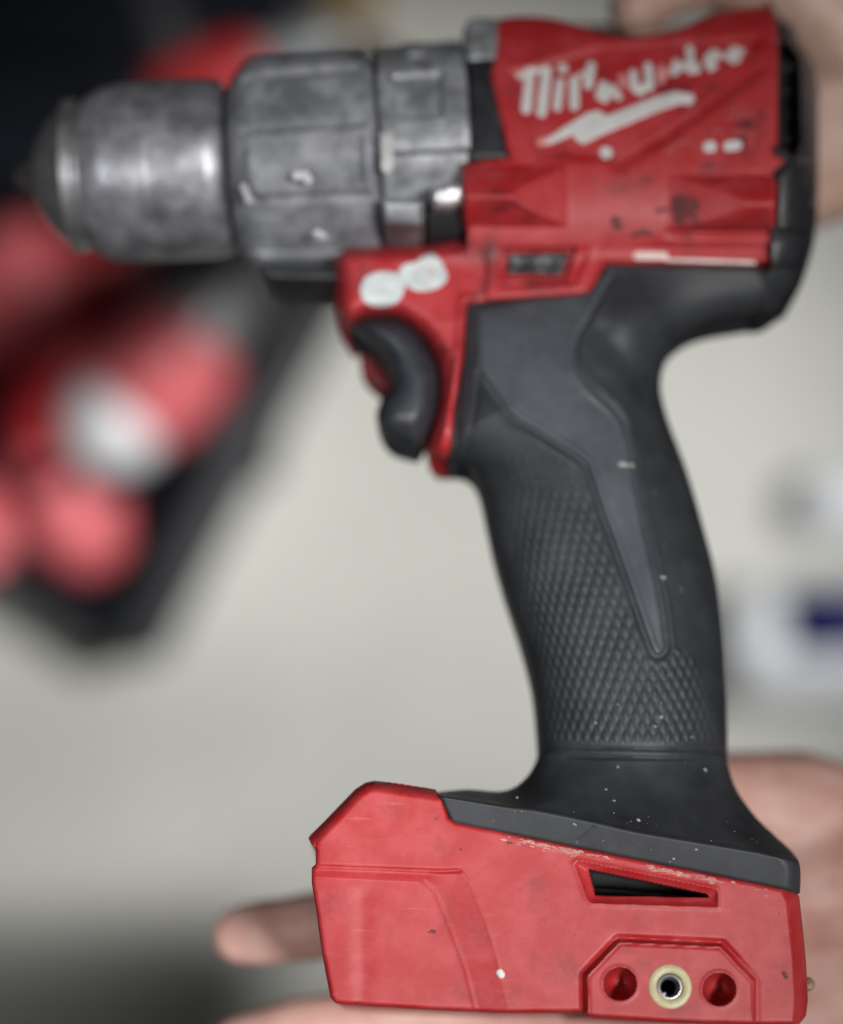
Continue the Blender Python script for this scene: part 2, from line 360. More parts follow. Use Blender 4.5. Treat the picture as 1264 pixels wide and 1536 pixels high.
sm = [(zt([(740, 530), (775, 515)]), 5), (zt([(770, 500), (845, 480), (870, 520)]), 4), (zt([(940, 450), (985, 440)]), 4), (zt([(1010, 385), (1110, 372)]), 5), (zt([(1010, 355), (1090, 350)]), 3), (zt([(1030, 450), (1115, 455), (1100, 500)]), 5), (zt([(940, 440), (930, 480)]), 4)]
shell('rubbed_dark_lettering', strokes_sdf(sm), (985, 150, 1140, 235), on_house(1.1), SMUDGE, housing, step=1.6, thin=2.5)
GRIME = mat_noise('black_grime', (0.07, 0.016, 0.018), (0.20, 0.025, 0.028), (0.6, 0.8), 260, 0)
grime = [[([(1014, 304), (1019, 330)], 9), ([(1018, 300), (1040, 308)], 9), ([(1022, 312), (1034, 318)], 8)], [([(922, 331), (926, 339)], 7)], [([(950, 353), (962, 347), (975, 350)], 4)], [([(985, 316), (1002, 314)], 3.5)]]
for gq in grime: shell('grime_spot', strokes_sdf(gq), (900, 280, 1060, 370), on_house(0.8), GRIME, housing, step=1.8, thin=2.5)
shell('painted_rim_glint', strokes_sdf([([(955, 384), (995, 384)], 6), ([(1000, 390), (1130, 394)], 2.5)]), (940, 370, 1145, 402), on_house(1.2), mat_noise('rim_reflection_paint', (0.66, 0.5, 0.47), (0.8, 0.7, 0.66), (0.3, 0.4), 100, 0), housing, step=1.6, thin=2.5)  # bright reflection along the lower rim, painted on as colour
# round white stickers by the trigger
stk = lambda pts: cr(pts, 5, True)
s1 = pshell('sticker', stk([(541, 434), (550, 415), (573, 407), (597, 411), (608, 426), (602, 446), (588, 458), (565, 461), (547, 452)]), on_house(1.5), PAPER, housing, step=1.8, thin=3)
s2 = pshell('sticker', stk([(598, 412), (606, 397), (625, 392), (638, 381), (652, 382), (664, 398), (670, 418), (655, 432), (630, 437), (612, 430)]), on_house(2.0), PAPER, housing, step=1.8, thin=3)
s2['label'] = 'torn white sticker with a trace of red print'
shell('sticker_print', strokes_sdf([([(634, 404), (645, 400), (648, 410), (640, 414)], 1.6)]), (625, 392, 655, 420), on_house(2.8), FAINT, s2, step=1.0, thin=2)
# forward and reverse switch
pshell('direction_switch', [(760, 379), (856, 377), (843, 413), (758, 413)], lambda u, v, d: house_z(u, v, d * 0 + 99) - 8 * (1 - rnd(d, 8)) + 6 + 2.0 * np.sin(u / 7.0) * ss(4, 9, d), BLACK, drill, step=1.8, back=-90)
# trigger
trig_pts = cr([(520, 487), (545, 477), (575, 473), (606, 478), (638, 506), (658, 548), (662, 592), (652, 634), (634, 672), (606, 670), (578, 657), (565, 630), (570, 603), (586, 575), (580, 545), (562, 521), (540, 503)], 4, True)
def trig_z(u, v, d):
    zz = 92 * rnd(d, 40, 2.3) + 4
    return zz - 16 * ss(618, 660, v) - 5 * np.exp(-(((u - 645) / 10) ** 2 + ((v - 525) / 9) ** 2))
pshell('trigger', trig_pts, trig_z, TRIG, drill, step=2.0, sharp=60)
tab = pshell('far_selector_lever', cr([(541, 528), (556, 524), (585, 545), (592, 572), (578, 590), (556, 575), (543, 556)], 4, True), lambda u, v, d: -62 + 14 * rnd(d, 14), mat_noise('shade_painted_red_plastic', (0.16, 0.008, 0.01), (0.2, 0.012, 0.014), (0.5, 0.6), 60, 0.1), drill, step=2.0, back=-104)  # shadow behind the trigger put into the darker red of this lever
# black plate and grey nose block between gear case and housing
pshell('seam_plate', [(702, 84), (768, 80), (732, 114), (762, 238), (702, 240)], lambda u, v, d: motor(u, v) - 12 + 6 * rnd(d, 10), BLACK, drill, step=2.2)
pshell('collar_block', cr([(693, 48), (700, 32), (716, 27), (746, 28), (748, 90), (700, 92)], 1, True), lambda u, v, d: motor(u, v + 18) * 0.9 + 8 * rnd(d, 12), GEAR, drill, step=2.2)

# --- rear cap
cap_pts = cr([(1148, 4), (1152, 0), (1166, 22), (1190, 40), (1197, 62), (1212, 84), (1224, 120), (1227, 160), (1226, 290), (1223, 345), (1214, 388), (1196, 438), (1172, 467), (1150, 474), (1138, 470), (1150, 430), (1152, 400), (1158, 390), (1158, 270), (1172, 248), (1176, 236), (1158, 215), (1158, 70), (1150, 30)], 3, True)
CAPV = [(1158, 74), (1178, 66), (1196, 90), (1198, 214), (1190, 232), (1160, 214)]
CAPSIL = [(1148, 2), (1166, 22), (1190, 40), (1197, 62), (1212, 84), (1224, 120), (1227, 160), (1226, 290), (1223, 345), (1214, 388), (1196, 438), (1172, 467), (1130, 477), (1060, 488)]
def cap_z(u, v, d):
    ds = seg_dist(u, v, CAPSIL, False)
    z = np.minimum((motor(u, v) * ss(470, 330, v) + 108 * ss(330, 430, v)) + 2, 190) * rnd(ds, 62, 2.3) + 4
    z = np.where(v > 396, np.minimum(z, body(u, v) + 3), z)
    z = z - 70 * ss(4, -3, sdpoly(u, v, CAPV))
    z = z + 9 * ss(4, -4, sdpoly(u, v, [(1166, 262), (1190, 240), (1228, 240), (1228, 345), (1166, 345)])) * rnd(ds, 20)
    z = z - 6 * np.exp(-((v - 352) / 5) ** 2) - 5 * np.exp(-((u - 1204) / 4) ** 2) * ss(250, 240, v)
    return z
cap = pshell('rear_cap', cap_pts, cap_z, [BLACK, VOID], drill, step=2.0, sharp=50, facemat=lambda u, v: (sdpoly(u, v, CAPV) < -2))
for q, (a, b) in enumerate(((88, 110), (124, 146), (160, 182), (196, 216))):
    pshell('vent_slat', [(1164, a + 12), (1194, a + 8), (1194, a + 13), (1164, a + 17)], lambda u, v, d: motor(u, v) * 0.66 + 2 * rnd(d, 2), BLACK, cap, step=1.8)
def ball(name, c, r, mat, parent, sq=(1, 1, 1), seg=20):
    bm = bmesh.new(); bmesh.ops.create_uvsphere(bm, u_segments=seg, v_segments=seg // 2, radius=1)
    for q in bm.verts: q.co = Vector((q.co.x * r * sq[0] + c[0], q.co.y * r * sq[1] + c[1], q.co.z * r * sq[2] + c[2]))
    me = bpy.data.meshes.new(name); bm.to_mesh(me); bm.free(); return link(name, me, mat, parent, True, 0)
def disc_lathe(name, u, v, z0, prof, mat, parent, n=40):
    """turned piece standing on the side face: profile of (radius px, height px)"""
    c = L(u, v, z0 * S); vs = []; q = []
    for r, h in prof:
        for k in range(n):
            a = 2 * math.pi * k / n; vs.append((c[0] + r * S * math.cos(a), c[1] + r * S * math.sin(a), (z0 + h) * S))
    m = len(prof)
    for i in range(m - 1):
        for k in range(n): q.append((i * n + k, i * n + (k + 1) % n, (i + 1) * n + (k + 1) % n, (i + 1) * n + k))
    me = mesh_np(name, vs, q); return link(name, me, mat, parent, True, 40)
disc_lathe('screw', 1212, 305, 92, [(0.1, 9), (5, 9), (8, 6), (9, 0), (9, -20)][::-1], BRIGHT, cap, 20)

# --- chuck, clutch and gear case: turned about the spindle
AX0, AX1 = (60.0, 267.0), (690.0, 233.0)
P0, P1 = L(AX0[0], AX0[1], 0.0), L(AX1[0], AX1[1], 0.0)
AXD = (P1 - P0) / np.linalg.norm(P1 - P0); AXN = np.cross(np.array([0, 0, 1.0]), AXD)
RS = float(np.linalg.norm(P1 - P0) / math.hypot(630, 34))
def lathe(name, prof, mat, parent, n=96, rf=None, sub=1, sharp=35):
    pr = []
    for i in range(len(prof) - 1):
        m = max(1, int(abs(prof[i + 1][0] - prof[i][0]) / sub)) if sub > 1 else 1
        for k in range(m):
            t = k / m; pr.append((prof[i][0] + (prof[i + 1][0] - prof[i][0]) * t, prof[i][1] + (prof[i + 1][1] - prof[i][1]) * t))
    pr.append(prof[-1]); pr = np.array(pr)
    th = np.linspace(0, 2 * np.pi, n, endpoint=False)
    T, TH = np.meshgrid(pr[:, 0], th, indexing='ij'); R = np.repeat(pr[:, 1:2], n, 1).copy()
    if rf is not None: R = R + rf(T, TH)
    c = P0 + ((T - AX0[0]) / (AX1[0] - AX0[0]))[..., None] * (P1 - P0)
    V = c + (R * RS)[..., None] * (np.sin(TH)[..., None] * AXN + np.cos(TH)[..., None] * np.array([0, 0, 1.0]))
    m = len(pr); i, k = np.meshgrid(np.arange(m - 1), np.arange(n), indexing='ij'); k2 = (k + 1) % n
    q = np.stack([i * n + k, (i + 1) * n + k, (i + 1) * n + k2, i * n + k2], -1).reshape(-1, 4)[:, ::-1]
    return link(name, mesh_np(name, V.reshape(-1, 3), q), mat, parent, True, sharp)
CHAR_STEEL = mat_noise('blackened_steel', (0.03, 0.028, 0.026), (0.07, 0.065, 0.06), (0.5, 0.65), 60, 0.1, 500, metallic=0.3)
bit = lathe('chuck_jaw_tip', [(18, 0.5), (21, 9), (30, 17), (44, 27), (60, 42)], CHAR_STEEL, drill, 6 * 8, rf=lambda t, a: -5 * (np.cos(3 * a) > 0.75))
lathe('chuck_nose', [(50, 22), (54, 36), (60, 54), (74, 77), (92, 96), (98, 101), (101, 108), (106, 113), (115, 114), (121, 113), (125, 104), (140, 104)], NOSE, drill, 96)
lathe('chuck_sleeve', [(130, 100), (133, 109), (138, 115), (148, 121), (162, 127), (182, 131), (240, 133), (320, 133), (330, 130), (336, 131), (341, 128), (344, 118)], STEEL, drill, 96, sub=6, rf=lambda t, a: -2.0 * np.exp(-((t - 240) / 3) ** 2) - 1.5 * np.exp(-((t - 196) / 2.5) ** 2))
lathe('chuck_gap', [(340, 116), (358, 118)], VOID, drill, 64)
def cl_r(t, a):
    k = np.mod(a + 0.11, math.pi / 5) - math.pi / 10
    base = ss(372, 382, t) * ss(556, 548, t)
    alt = np.mod(np.floor((a + 0.11) / (math.pi / 5)), 2)
    groove = np.exp(-((np.abs(k) - math.pi / 10) / 0.030) ** 2) + np.exp(-((k - 0.06) / 0.022) ** 2) * 0.0
    ledge = np.exp(-((t - 543) / 4) ** 2) * (np.abs(k) < 0.22) * alt
    return -7 * groove * base - 5 * ledge + 3.5 * (alt - 0.5) * base * ss(0.31, 0.26, np.abs(k))
clutch = lathe('clutch_ring', [(348, 112), (352, 120), (358, 132), (372, 148), (384, 156), (398, 159), (470, 162), (540, 164), (556, 165), (562, 162), (566, 154), (568, 150)], CLUTCH, drill, 288, rf=cl_r, sub=3)
def wrap_mark(name, prof_pts, mat, parent, lift=2.6, step=1.6):
    """thin mark lying on the turned surface; strokes in photo position"""
    sdf = strokes_sdf(prof_pts)
    allp = np.array([p for pts, r in prof_pts for p in pts]); mr = max(r for p, r in prof_pts) + 3
    def zf(u, v, d):
        c = 267 - 0.054 * (u - 60); rr = np.interp(u, [130, 345, 372, 384, 398, 470, 560, 566, 572, 695], [128, 133, 148, 156, 159, 162, 164, 160, 163, 168]) + lift
        return np.sqrt(np.maximum(rr ** 2 - (v - c) ** 2, 25)) * RS / S + 0.8 * rnd(d, 2)
    return shell(name, sdf, (allp[:, 0].min() - mr, allp[:, 1].min() - mr, allp[:, 0].max() + mr, allp[:, 1].max() + mr), zf, mat, parent, step=step, thin=4)
MARK = mat_noise('rubbed_number_print', (0.42, 0.42, 0.42), (0.60, 0.60, 0.58), (0.4, 0.55), 150, 0)
for pts in ([([(448, 157), (458, 155), (462, 159)], 6)], [([(486, 178), (488, 181)], 6)], [([(445, 263), (458, 262), (463, 269)], 6.5)], [([(476, 350), (486, 354)], 5)], [([(368, 165), (374, 172)], 6)], [([(366, 280), (374, 300)], 5)], [([(470, 134), (492, 128)], 4)]):
    wrap_mark('clutch_mark', pts, MARK, clutch)
def ge_r(t, a):
    v = -160 * np.sin(a)          # photo height from the spindle
    cen = ss(594, 598, t) * ss(662, 658, t)
    rec = cen * ss(-60, -57, v) * ss(16, 13, v) * (np.cos(a) > 0)
    lower = ss(60, 64, v) * (np.cos(a) > 0)
    rim = np.exp(-((t - 668) / 4) ** 2) * 0
    rib = 4 * ss(612, 616, t) * ss(640, 636, t) * (np.abs(np.sin(7 * a)) > 0.93)
    return -9 * rec - 12 * lower + rib * (v < -70)
gear = lathe('gear_case', [(564, 146), (570, 150), (572, 162), (576, 166), (600, 166), (660, 167), (690, 168), (697, 166), (700, 150)], GEAR, drill, 288, rf=ge_r, sub=3)
for pts in ([([(580, 176), (581, 250)], 9), ([(580, 174), (596, 172)], 10)], [([(622, 138), (626, 160)], 8), ([(612, 166), (650, 168)], 6)], [([(585, 100), (588, 120)], 8)], [([(680, 156), (683, 162)], 8)]):
    wrap_mark('gear_case_mark', pts, MARK, gear, lift=2.0)
def wrap_tab(name, poly, h, mat, rr0=150):
    def zf(u, v, d):
        c = 267 - 0.054 * (u - 60)
        return np.sqrt(np.maximum((rr0 + h) ** 2 - (v - c) ** 2, 100)) * RS / S - h * 0.6 * (1 - rnd(d, 9))
    return pshell(name, poly, zf, mat, gear, step=2.0, back=20)
wrap_tab('latch_tab', [(572, 298), (636, 300), (634, 340), (578, 338)], 22, GEAR)
wrap_tab('bare_metal_lug', cr([(650, 280), (694, 276), (697, 306), (652, 312)], 2, True), 24, BRIGHT)
wrap_tab('black_gap_filler', [(640, 318), (704, 310), (704, 352), (640, 362)], 8, VOID)
lathe('collar_core', [(690, 140), (720, 150), (760, 150)], BLACK, drill, 64)
# clutch underside skirt
pshell('clutch_skirt', [(388, 396), (430, 402), (512, 400), (512, 420), (410, 418), (394, 410)], lambda u, v, d: 60 + 6 * rnd(d, 8), BLACK, drill, step=2.2)

# --- rubber boot between grip and base
CREASE = cr([(640, 1190), (660, 1192), (755, 1208), (812, 1217), (890, 1233), (962, 1249), (1100, 1272), (1186, 1287), (1230, 1294)], 3)
boot_sr = cr([(1090, 1100), (1090, 1138), (1092, 1152), (1104, 1185), (1130, 1222), (1160, 1252), (1184, 1274), (1197, 1292), (1200, 1312), (1199, 1340)], 4)
boot_sl = cr([(806, 1100), (806, 1134), (801, 1146), (790, 1164), (770, 1181), (745, 1187), (700, 1184), (655, 1188)], 4)
boot_pts = [(806, 1130), (1090, 1134)] + [p for p in boot_sr if p[1] > 1136] + [(1196, 1341), (1100, 1322), (900, 1281), (674, 1236), (665, 1228), (655, 1192)] + [p for p in boot_sl[::-1] if p[1] > 1132]
def boot_z(u, v, d):
    dc = seg_dist(u, v, CREASE, False); yc = np.interp(u, [p[0] for p in CREASE], [p[1] for p in CREASE])
    above = v < yc
    ds = np.minimum(seg_dist(u, v, boot_sr, False), seg_dist(u, v, boot_sl, False))
    dg = np.maximum(v - 1132, 0); t = np.clip((yc - v) / np.maximum(yc - 1132, 1), 0, 1)
    up = 196 + (126 - 196) * (1 - (1 - t) ** 1.9)
    up = up * (0.30 + 0.70 * rnd(ds, 40 + 95 * t, 2.1))
    lip = 200 - 0.34 * np.maximum(v - yc, 0)
    lip = lip - 40 * (1 - rnd(seg_dist(u, v, boot_sr, False), 24)) - 30 * (1 - rnd(seg_dist(u, v, [(655, 1188), (655, 1195), (674, 1236)], False), 8))
    z = np.where(above, np.minimum(up, 199), lip)
    f = ss(-3.5, 3.5, v - yc); z = np.minimum(up, 199) * (1 - f) + lip * f
    z = z - 1.5 * np.exp(-(seg_dist(u, v, [(866, 1262), (880, 1250), (890, 1241)], False) / 2.0) ** 2)
    bot = seg_dist(u, v, [(674, 1236), (900, 1281), (1196, 1341)], False)
    return z - 10 * (1 - rnd(bot, 7))
pshell('base_boot', boot_pts, boot_z, RUBBER, drill, step=1.7, sharp=80)

WOODY = mat_noise('tarnished_brass', (0.16, 0.11, 0.06), (0.24, 0.17, 0.1), (0.5, 0.6), 200, 0.1, metallic=0.3)
# --- red base
base_pts = [(463, 1258), (466, 1252), (478, 1241), (508, 1210), (533, 1184), (548, 1174), (562, 1171), (600, 1175), (652, 1184), (662, 1196), (672, 1226), (682, 1233), (900, 1278), (1190, 1336), (1198, 1345), (1203, 1390), (1208, 1440), (1211, 1500), (1208, 1524), (1198, 1536), (1130, 1536), (1000, 1532), (882, 1524), (872, 1517), (760, 1518), (640, 1513), (503, 1504), (496, 1496), (489, 1460), (482, 1420), (474, 1360), (468, 1325), (468, 1302), (474, 1296), (474, 1275)]
PAN_O = [(455, 1299), (660, 1307), (688, 1306), (702, 1322), (728, 1385), (744, 1436), (750, 1465), (766, 1540), (455, 1540)]
PAN_I = [(455, 1315), (636, 1324), (652, 1338), (676, 1396), (698, 1456), (719, 1540), (455, 1540)]
VO = [(860, 1296), (866, 1291), (1074, 1334), (1076, 1340), (1076, 1361), (886, 1355), (880, 1350)]
VI = [(882, 1304), (1058, 1341), (1062, 1346), (892, 1343)]
HEX = [(879, 1545), (878, 1463), (927, 1411), (1081, 1418), (1131, 1471), (1132, 1545)]
DIM = [(929, 1476, 25), (1078, 1484, 25)]; INS = (1003, 1480)
def base_z(u, v, d):
    z = np.full(np.shape(u), 190.0)
    so = sdpoly(u, v, PAN_O); si = sdpoly(u, v, PAN_I)
    t = np.where(si < 0, 1.0, np.where(so > 0, 0.0, np.clip(-so, 0, None) / np.maximum(-so + si, 1e-6)))
    z = z - 9 * t
    z = z + 1.8 * np.exp(-(seg_dist(u, v, PAN_I[1:6], False) / 3.2) ** 2) + 0.8 * np.exp(-(seg_dist(u, v, PAN_O[2:7], False) / 3) ** 2)
    z = z - 3.0 * np.exp(-(seg_dist(u, v, PAN_O[:3], False) / 3.0) ** 2)
    z = z - 2.2 * np.exp(-((u - 545) / 14) ** 2) * ss(-4, -30, si)
    # vent
    vo = sdpoly(u, v, VO); vi = sdpoly(u, v, VI)
    tv = np.where(vi < 0, 1.0, np.where(vo > 0, 0.0, np.clip(-vo, 0, None) / np.maximum(-vo + vi, 1e-6)))
    z = z - 11 * tv ** 0.8 - 100 * ss(0.5, -2.5, vi) + 1.5 * np.exp(-(vo / 4) ** 2)
    # raised six sided boss, gutter along its top and left
    h = sdpoly(u, v, HEX)
    z = z + 8 * ss(2.0, -2.5, h) - (6.5 + 3 * ss(930, 870, u)) * np.exp(-((h - 4.5) / 4.0) ** 2) * ss(1150, 1085, u)
    z = z - 1.2 * ss(-8, -5, h) * ss(-3, -5, h)
    for a, b, r in DIM:
        q = np.hypot(u - a, v - b); z = z - np.where(q < r, 56 * np.sqrt(np.clip(1 - (q / r) ** 3, 0, 1)) + 2, 0) + 1.0 * np.exp(-((q - r - 2) / 2) ** 2)
    q = np.hypot(u - INS[0], v - INS[1]); z = z - 80 * ss(29.5, 27.5, q)
    # corner chamfers: nose, top, right end
    dn = seg_dist(u, v, [(463, 1258), (533, 1184), (548, 1174), (562, 1171), (655, 1185)], False)
    z = z - 34 * (1 - rnd(dn, 17, 1.6))
    dr = seg_dist(u, v, [(1190, 1330), (1198, 1345), (1208, 1440), (1211, 1500), (1206, 1560)], False)
    z = z - 26 * (1 - np.clip(dr / 19, 0, 1)) - 2 * ss(22, 18, dr)
    dl = seg_dist(u, v, [(474, 1265), (468, 1320), (482, 1420), (498, 1500)], False)
    z = z - 9 * (1 - rnd(dl, 40, 2.0))
    return z - 7 * (1 - rnd(d, 7))
base = pshell('base_housing', base_pts, base_z, [RED, VOID], drill, step=1.5, sharp=42, back=-285,
              facemat=lambda u, v: (sdpoly(u, v, VI) < -0.5) | (np.hypot(u - INS[0], v - INS[1]) < 27))
pshell('vent_slat', [(886, 1331), (930, 1333), (1050, 1344), (1040, 1350), (892, 1346)], lambda u, v, d: 105 + 4 * rnd(d, 4), BLACK, base, step=1.6, back=90)
ins = disc_lathe('screw_insert', INS[0], INS[1], 190, [(30.5, -40), (30.5, 7), (29.5, 9.5), (27, 10.5), (20.5, 10.5), (18.5, 9), (17.5, 4), (17.5, -30)], CREAM, base, 56)
disc_lathe('thread_sleeve', INS[0] + 0.5, INS[1] + 1, 190, [(17.8, -6), (17.0, 4.5), (14.5, 5), (12.5, -2), (12.8, -4), (11.6, -6), (12.2, -9), (11, -12), (11, -24)], NOSE, ins, 40)
disc_lathe('thread_burr', INS[0] - 8, INS[1] + 11, 190, [(3.6, -8), (3.2, 2), (1.8, 4), (0.1, 4)], STEEL, ins, 10)
disc_lathe('clip_screw', 1212, 1476, 60, [(10, -60), (10, -6), (8, 0), (0.1, 2)], WOODY, base, 20)
onb = lambda off: (lambda u, v, d: base_z(u, v, np.full(np.shape(u), 99.0)) + off * (0.4 + 0.6 * rnd(d, 2)))
shell('white_paint_chip', strokes_sdf([([(749, 1459), (751, 1462)], 5.5)]), (738, 1450, 762, 1472), onb(1.6), WHITE, base, step=1.0, thin=3)
for gq in ([([(647, 1397), (650, 1398)], 3.2), ([(641, 1398), (646, 1399)], 1.4)], [([(1175, 1460), (1178, 1466)], 3)], [([(760, 1264), (767, 1265)], 1.5)], [([(690, 1274), (691, 1275)], 1.6)]):
    shell('grime_spot', strokes_sdf(gq), (630, 1255, 1190, 1480), onb(0.7), GRIME, base, step=1.3, thin=2)

# dried dust caught in the seam under the boot and flecks on the rubber: too many to count
FLECK = mat_noise('grey_dust', (0.22, 0.22, 0.215), (0.36, 0.36, 0.35), (0.7, 0.9), 300, 0)
def flecks(name, pts, mat, parent, kind='stuff', long=1.0, lean=0.0):
    vs = []; fs = []
    for (u, v, z, r) in pts:
        c = L(u, v, z * S); k = len(vs)
        a0 = rng.uniform(0, 6.28); el = rng.uniform(1.0, 1.6) * long
        for i in range(6):
            a = a0 + i * math.pi / 3; rr = r * S * rng.uniform(0.6, 1.3)
            ca, sa = rr * el * math.cos(a), rr * math.sin(a)
            vs.append((c[0] + ca * math.cos(lean) + sa * math.sin(lean), c[1] + sa * math.cos(lean) - ca * math.sin(lean), c[2]))
        vs.append((c[0], c[1], c[2] + r * S * 0.5))
        for i in range(6): fs.append((k + i, k + (i + 1) % 6, k + 6))
    me = bpy.data.meshes.new(name); me.from_pydata(vs, [], fs); me.update()
    return tag(link(name, me, mat, parent, False), kind=kind)
pt = []
for k in range(420):
    u = 735 + 435 * rng.beta(1.2, 1.3); yl = np.interp(u, [674, 900, 1196], [1236, 1281, 1341]) + abs(rng.normal(3, 3.0)) + 1.5
    den = 0.12 + 0.88 * (math.sin(u / 31.0) + 0.6 * math.sin(u / 11.0) > 0.15)
    if rng.random() < den: pt.append((u, yl, 190.0, rng.uniform(0.5, 1.6)))
flecks('dried_dust', pt, DUST, base, long=2.6, lean=0.21)
pt = []
for k in range(36):
    u = rng.uniform(800, 1085); v = rng.uniform(700, 1120)
    if seg_dist(np.array([u]), np.array([v]), SIL_R, False)[0] < 25 or seg_dist(np.array([u]), np.array([v]), SIL_L, False)[0] < 45: continue
    pt.append((u, v, float(grip_z(np.array([u]), np.array([v]), None)[0]) + 0.3, rng.uniform(0.5, 1.1)))
for u, v, r in ((893, 1085, 2.2), (990, 1075, 2.6), (982, 1090, 1.8), (931, 697, 4.5), (938, 697, 5), (945, 698, 4), (993, 866, 3.0), (1036, 1106, 1.6)):
    pt.append((u, v, float(grip_z(np.array([u]), np.array([v]), None)[0]) + 0.6, r))
flecks('dust_flecks', pt, FLECK, grip)
pt = []
for u, v, r in ((1057, 1155, 2.4), (957, 1231, 2.8), (775, 1197, 1.8), (860, 1236, 1.6), (908, 1184, 1.4), (1043, 1274, 1.6), (1010, 1288, 1.6), (863, 1238, 1.4), (920, 1201, 1.4), (926, 1150, 1.6)):
    pt.append((u, v, float(boot_z(np.array([u]), np.array([v]), None)[0]) + 0.4, r))
for k in range(16):
    u = rng.uniform(720, 1180); v = np.interp(u, [674, 1196], [1220, 1325]) - rng.uniform(0, 60)
    pt.append((u, v, float(boot_z(np.array([u]), np.array([v]), None)[0]) + 0.2, rng.uniform(0.4, 0.9)))
flecks('dust_flecks', pt, FLECK, drill)

# ------------------------------------------------------------------ hands
def organic(name, chains, mat, voxel=0.0016, smooth=8):
    """one continuous surface grown round chains of (u, v, depth, radius)"""
    vs = []; fs = []
    ico = bmesh.new(); bmesh.ops.create_icosphere(ico, subdivisions=2, radius=1); iv = np.array([q.co[:] for q in ico.verts]); iq = [[q.index for q in f_.verts] for f_ in ico.faces]; ico.free()
    for ch in chains:
        P = [np.concatenate([W(u, v, d), [r]]) for u, v, d, r in ch]
        for a, b in zip(P[:-1], P[1:]):
            m = max(2, int(np.linalg.norm(a[:3] - b[:3]) / (0.25 * min(a[3], b[3]))))
            for k in range(m + 1):
                p = a + (b - a) * k / m; o = len(vs); vs.extend((iv * p[3] + p[:3]).tolist()); fs.extend([[i + o for i in f_] for f_ in iq])
    me = bpy.data.meshes.new(name); me.from_pydata(vs, [], fs); me.update()
    o = bpy.data.objects.new(name, me); COL.objects.link(o)
    r = o.modifiers.new('r', 'REMESH'); r.mode = 'VOXEL'; r.voxel_size = voxel
    s = o.modifiers.new('s', 'SMOOTH'); s.factor = 0.5; s.iterations = smooth
    dg = bpy.context.evaluated_depsgraph_get(); m2 = bpy.data.meshes.new_from_object(o.evaluated_get(dg)); m2.name = name
    o.modifiers.clear(); o.data = m2; bpy.data.meshes.remove(me)
    m2.materials.clear(); m2.materials.append(mat); m2.polygons.foreach_set('use_smooth', [True] * len(m2.polygons))
    return o
dh = 0.505
hand1 = organic('hand', [
    [(362, 1402, dh + .002, .0078), (398, 1398, dh, .0087), (424, 1395, dh, .0083), (450, 1392, dh, .0089), (480, 1388, dh, .0090), (600, 1376, dh + .003, .0092), (760, 1366, dh + .006, .0100), (900, 1370, dh + .004, .0130)],      # index finger
    [(360, 1566, dh + .003, .0078), (440, 1550, dh, .0090), (620, 1522, dh + .002, .0093), (790, 1500, dh + .006, .0100), (930, 1490, dh + .004, .0130)],                              # middle finger
    [(400, 1688, dh + .006, .0076), (560, 1655, dh + .004, .0088), (800, 1620, dh + .007, .0098), (940, 1600, dh + .005, .0130)],                                                   # ring finger
    [(520, 1790, dh + .008, .0066), (660, 1760, dh + .007, .0078), (830, 1720, dh + .008, .0090), (960, 1690, dh + .006, .0120)],                                                   # little finger
    [(905, 1240, dh + .000, .0088), (985, 1204, dh - .002, .0100), (1085, 1206, dh + .010, .0140), (1200, 1234, dh + .018, .0195), (1330, 1290, dh + .024, .0220)],                      # thumb and its ball
    [(900, 1370, dh + .006, .0130), (1100, 1340, dh + .010, .0170), (1350, 1330, dh + .012, .0230)],
    [(930, 1490, dh + .006, .0130), (1120, 1470, dh + .012, .0170), (1350, 1430, dh + .014, .0220)],
    [(940, 1600, dh + .006, .0130), (1120, 1570, dh + .012, .0170), (1350, 1500, dh + .014, .0220)],
    [(960, 1690, dh + .006, .0120), (1120, 1650, dh + .010, .0170), (1350, 1560, dh + .012, .0220)],
    [(1340, 1310, dh + .024, .0240), (1550, 1340, dh + .034, .0240), (1900, 1400, dh + .03, .0280), (2600, 1420, dh + .04, .0370)],
    [(1340, 1540, dh + .012, .0220), (1550, 1500, dh + .020, .0240), (1900, 1490, dh + .03, .0280), (2600, 1500, dh + .04, .0370)],
], SKIN)
tag(hand1, 'open pink bare hand under the red base, one fingertip out to the left', 'hand', 'hands holding up the drill')
dk = 0.53
hand2 = organic('hand', [
    [(948, 16, .515, .0068), (990, -12, .520, .0080), (1060, -50, .525, .0100), (1150, -30, dk + .004, .0150), (1240, 60, dk + .012, .0190)],                                                # thumb over the top
    [(790, 74, dk + .004, .0072), (880, 82, dk + .004, .0084), (1010, 90, dk + .008, .0095), (1130, 110, dk + .012, .0120)],
    [(760, 175, dk + .004, .0074), (840, 180, dk + .004, .0086), (1010, 190, dk + .008, .0096), (1130, 190, dk + .012, .0120)],
    [(780, 270, dk + .006, .0072), (860, 270, dk + .006, .0084), (1010, 270, dk + .010, .0094), (1130, 262, dk + .014, .0120)],
    [(790, 350, dk + .008, .0062), (900, 350, dk + .008, .0074), (1010, 340, dk + .012, .0086), (1130, 322, dk + .016, .0110)],
    [(1130, 110, dk + .014, .0130), (1300, 70, dk + .018, .0180), (1480, -30, dk + .02, .0220)],
    [(1130, 190, dk + .014, .0130), (1300, 140, dk + .018, .0180), (1480, 10, dk + .02, .0220)],
    [(1130, 262, dk + .016, .0130), (1290, 200, dk + .020, .0180), (1480, 50, dk + .02, .0220)],
    [(1130, 318, dk + .018, .0115), (1280, 235, dk + .022, .0160), (1480, 90, dk + .02, .0220)],
    [(1480, -30, dk + .02, .0220), (1700, -180, dk + .03, .0250), (2300, -520, dk + .05, .0350)],
    [(1480, 90, dk + .02, .0220), (1720, -110, dk + .03, .0250), (2320, -450, dk + .05, .0350)],
], SKIN2)
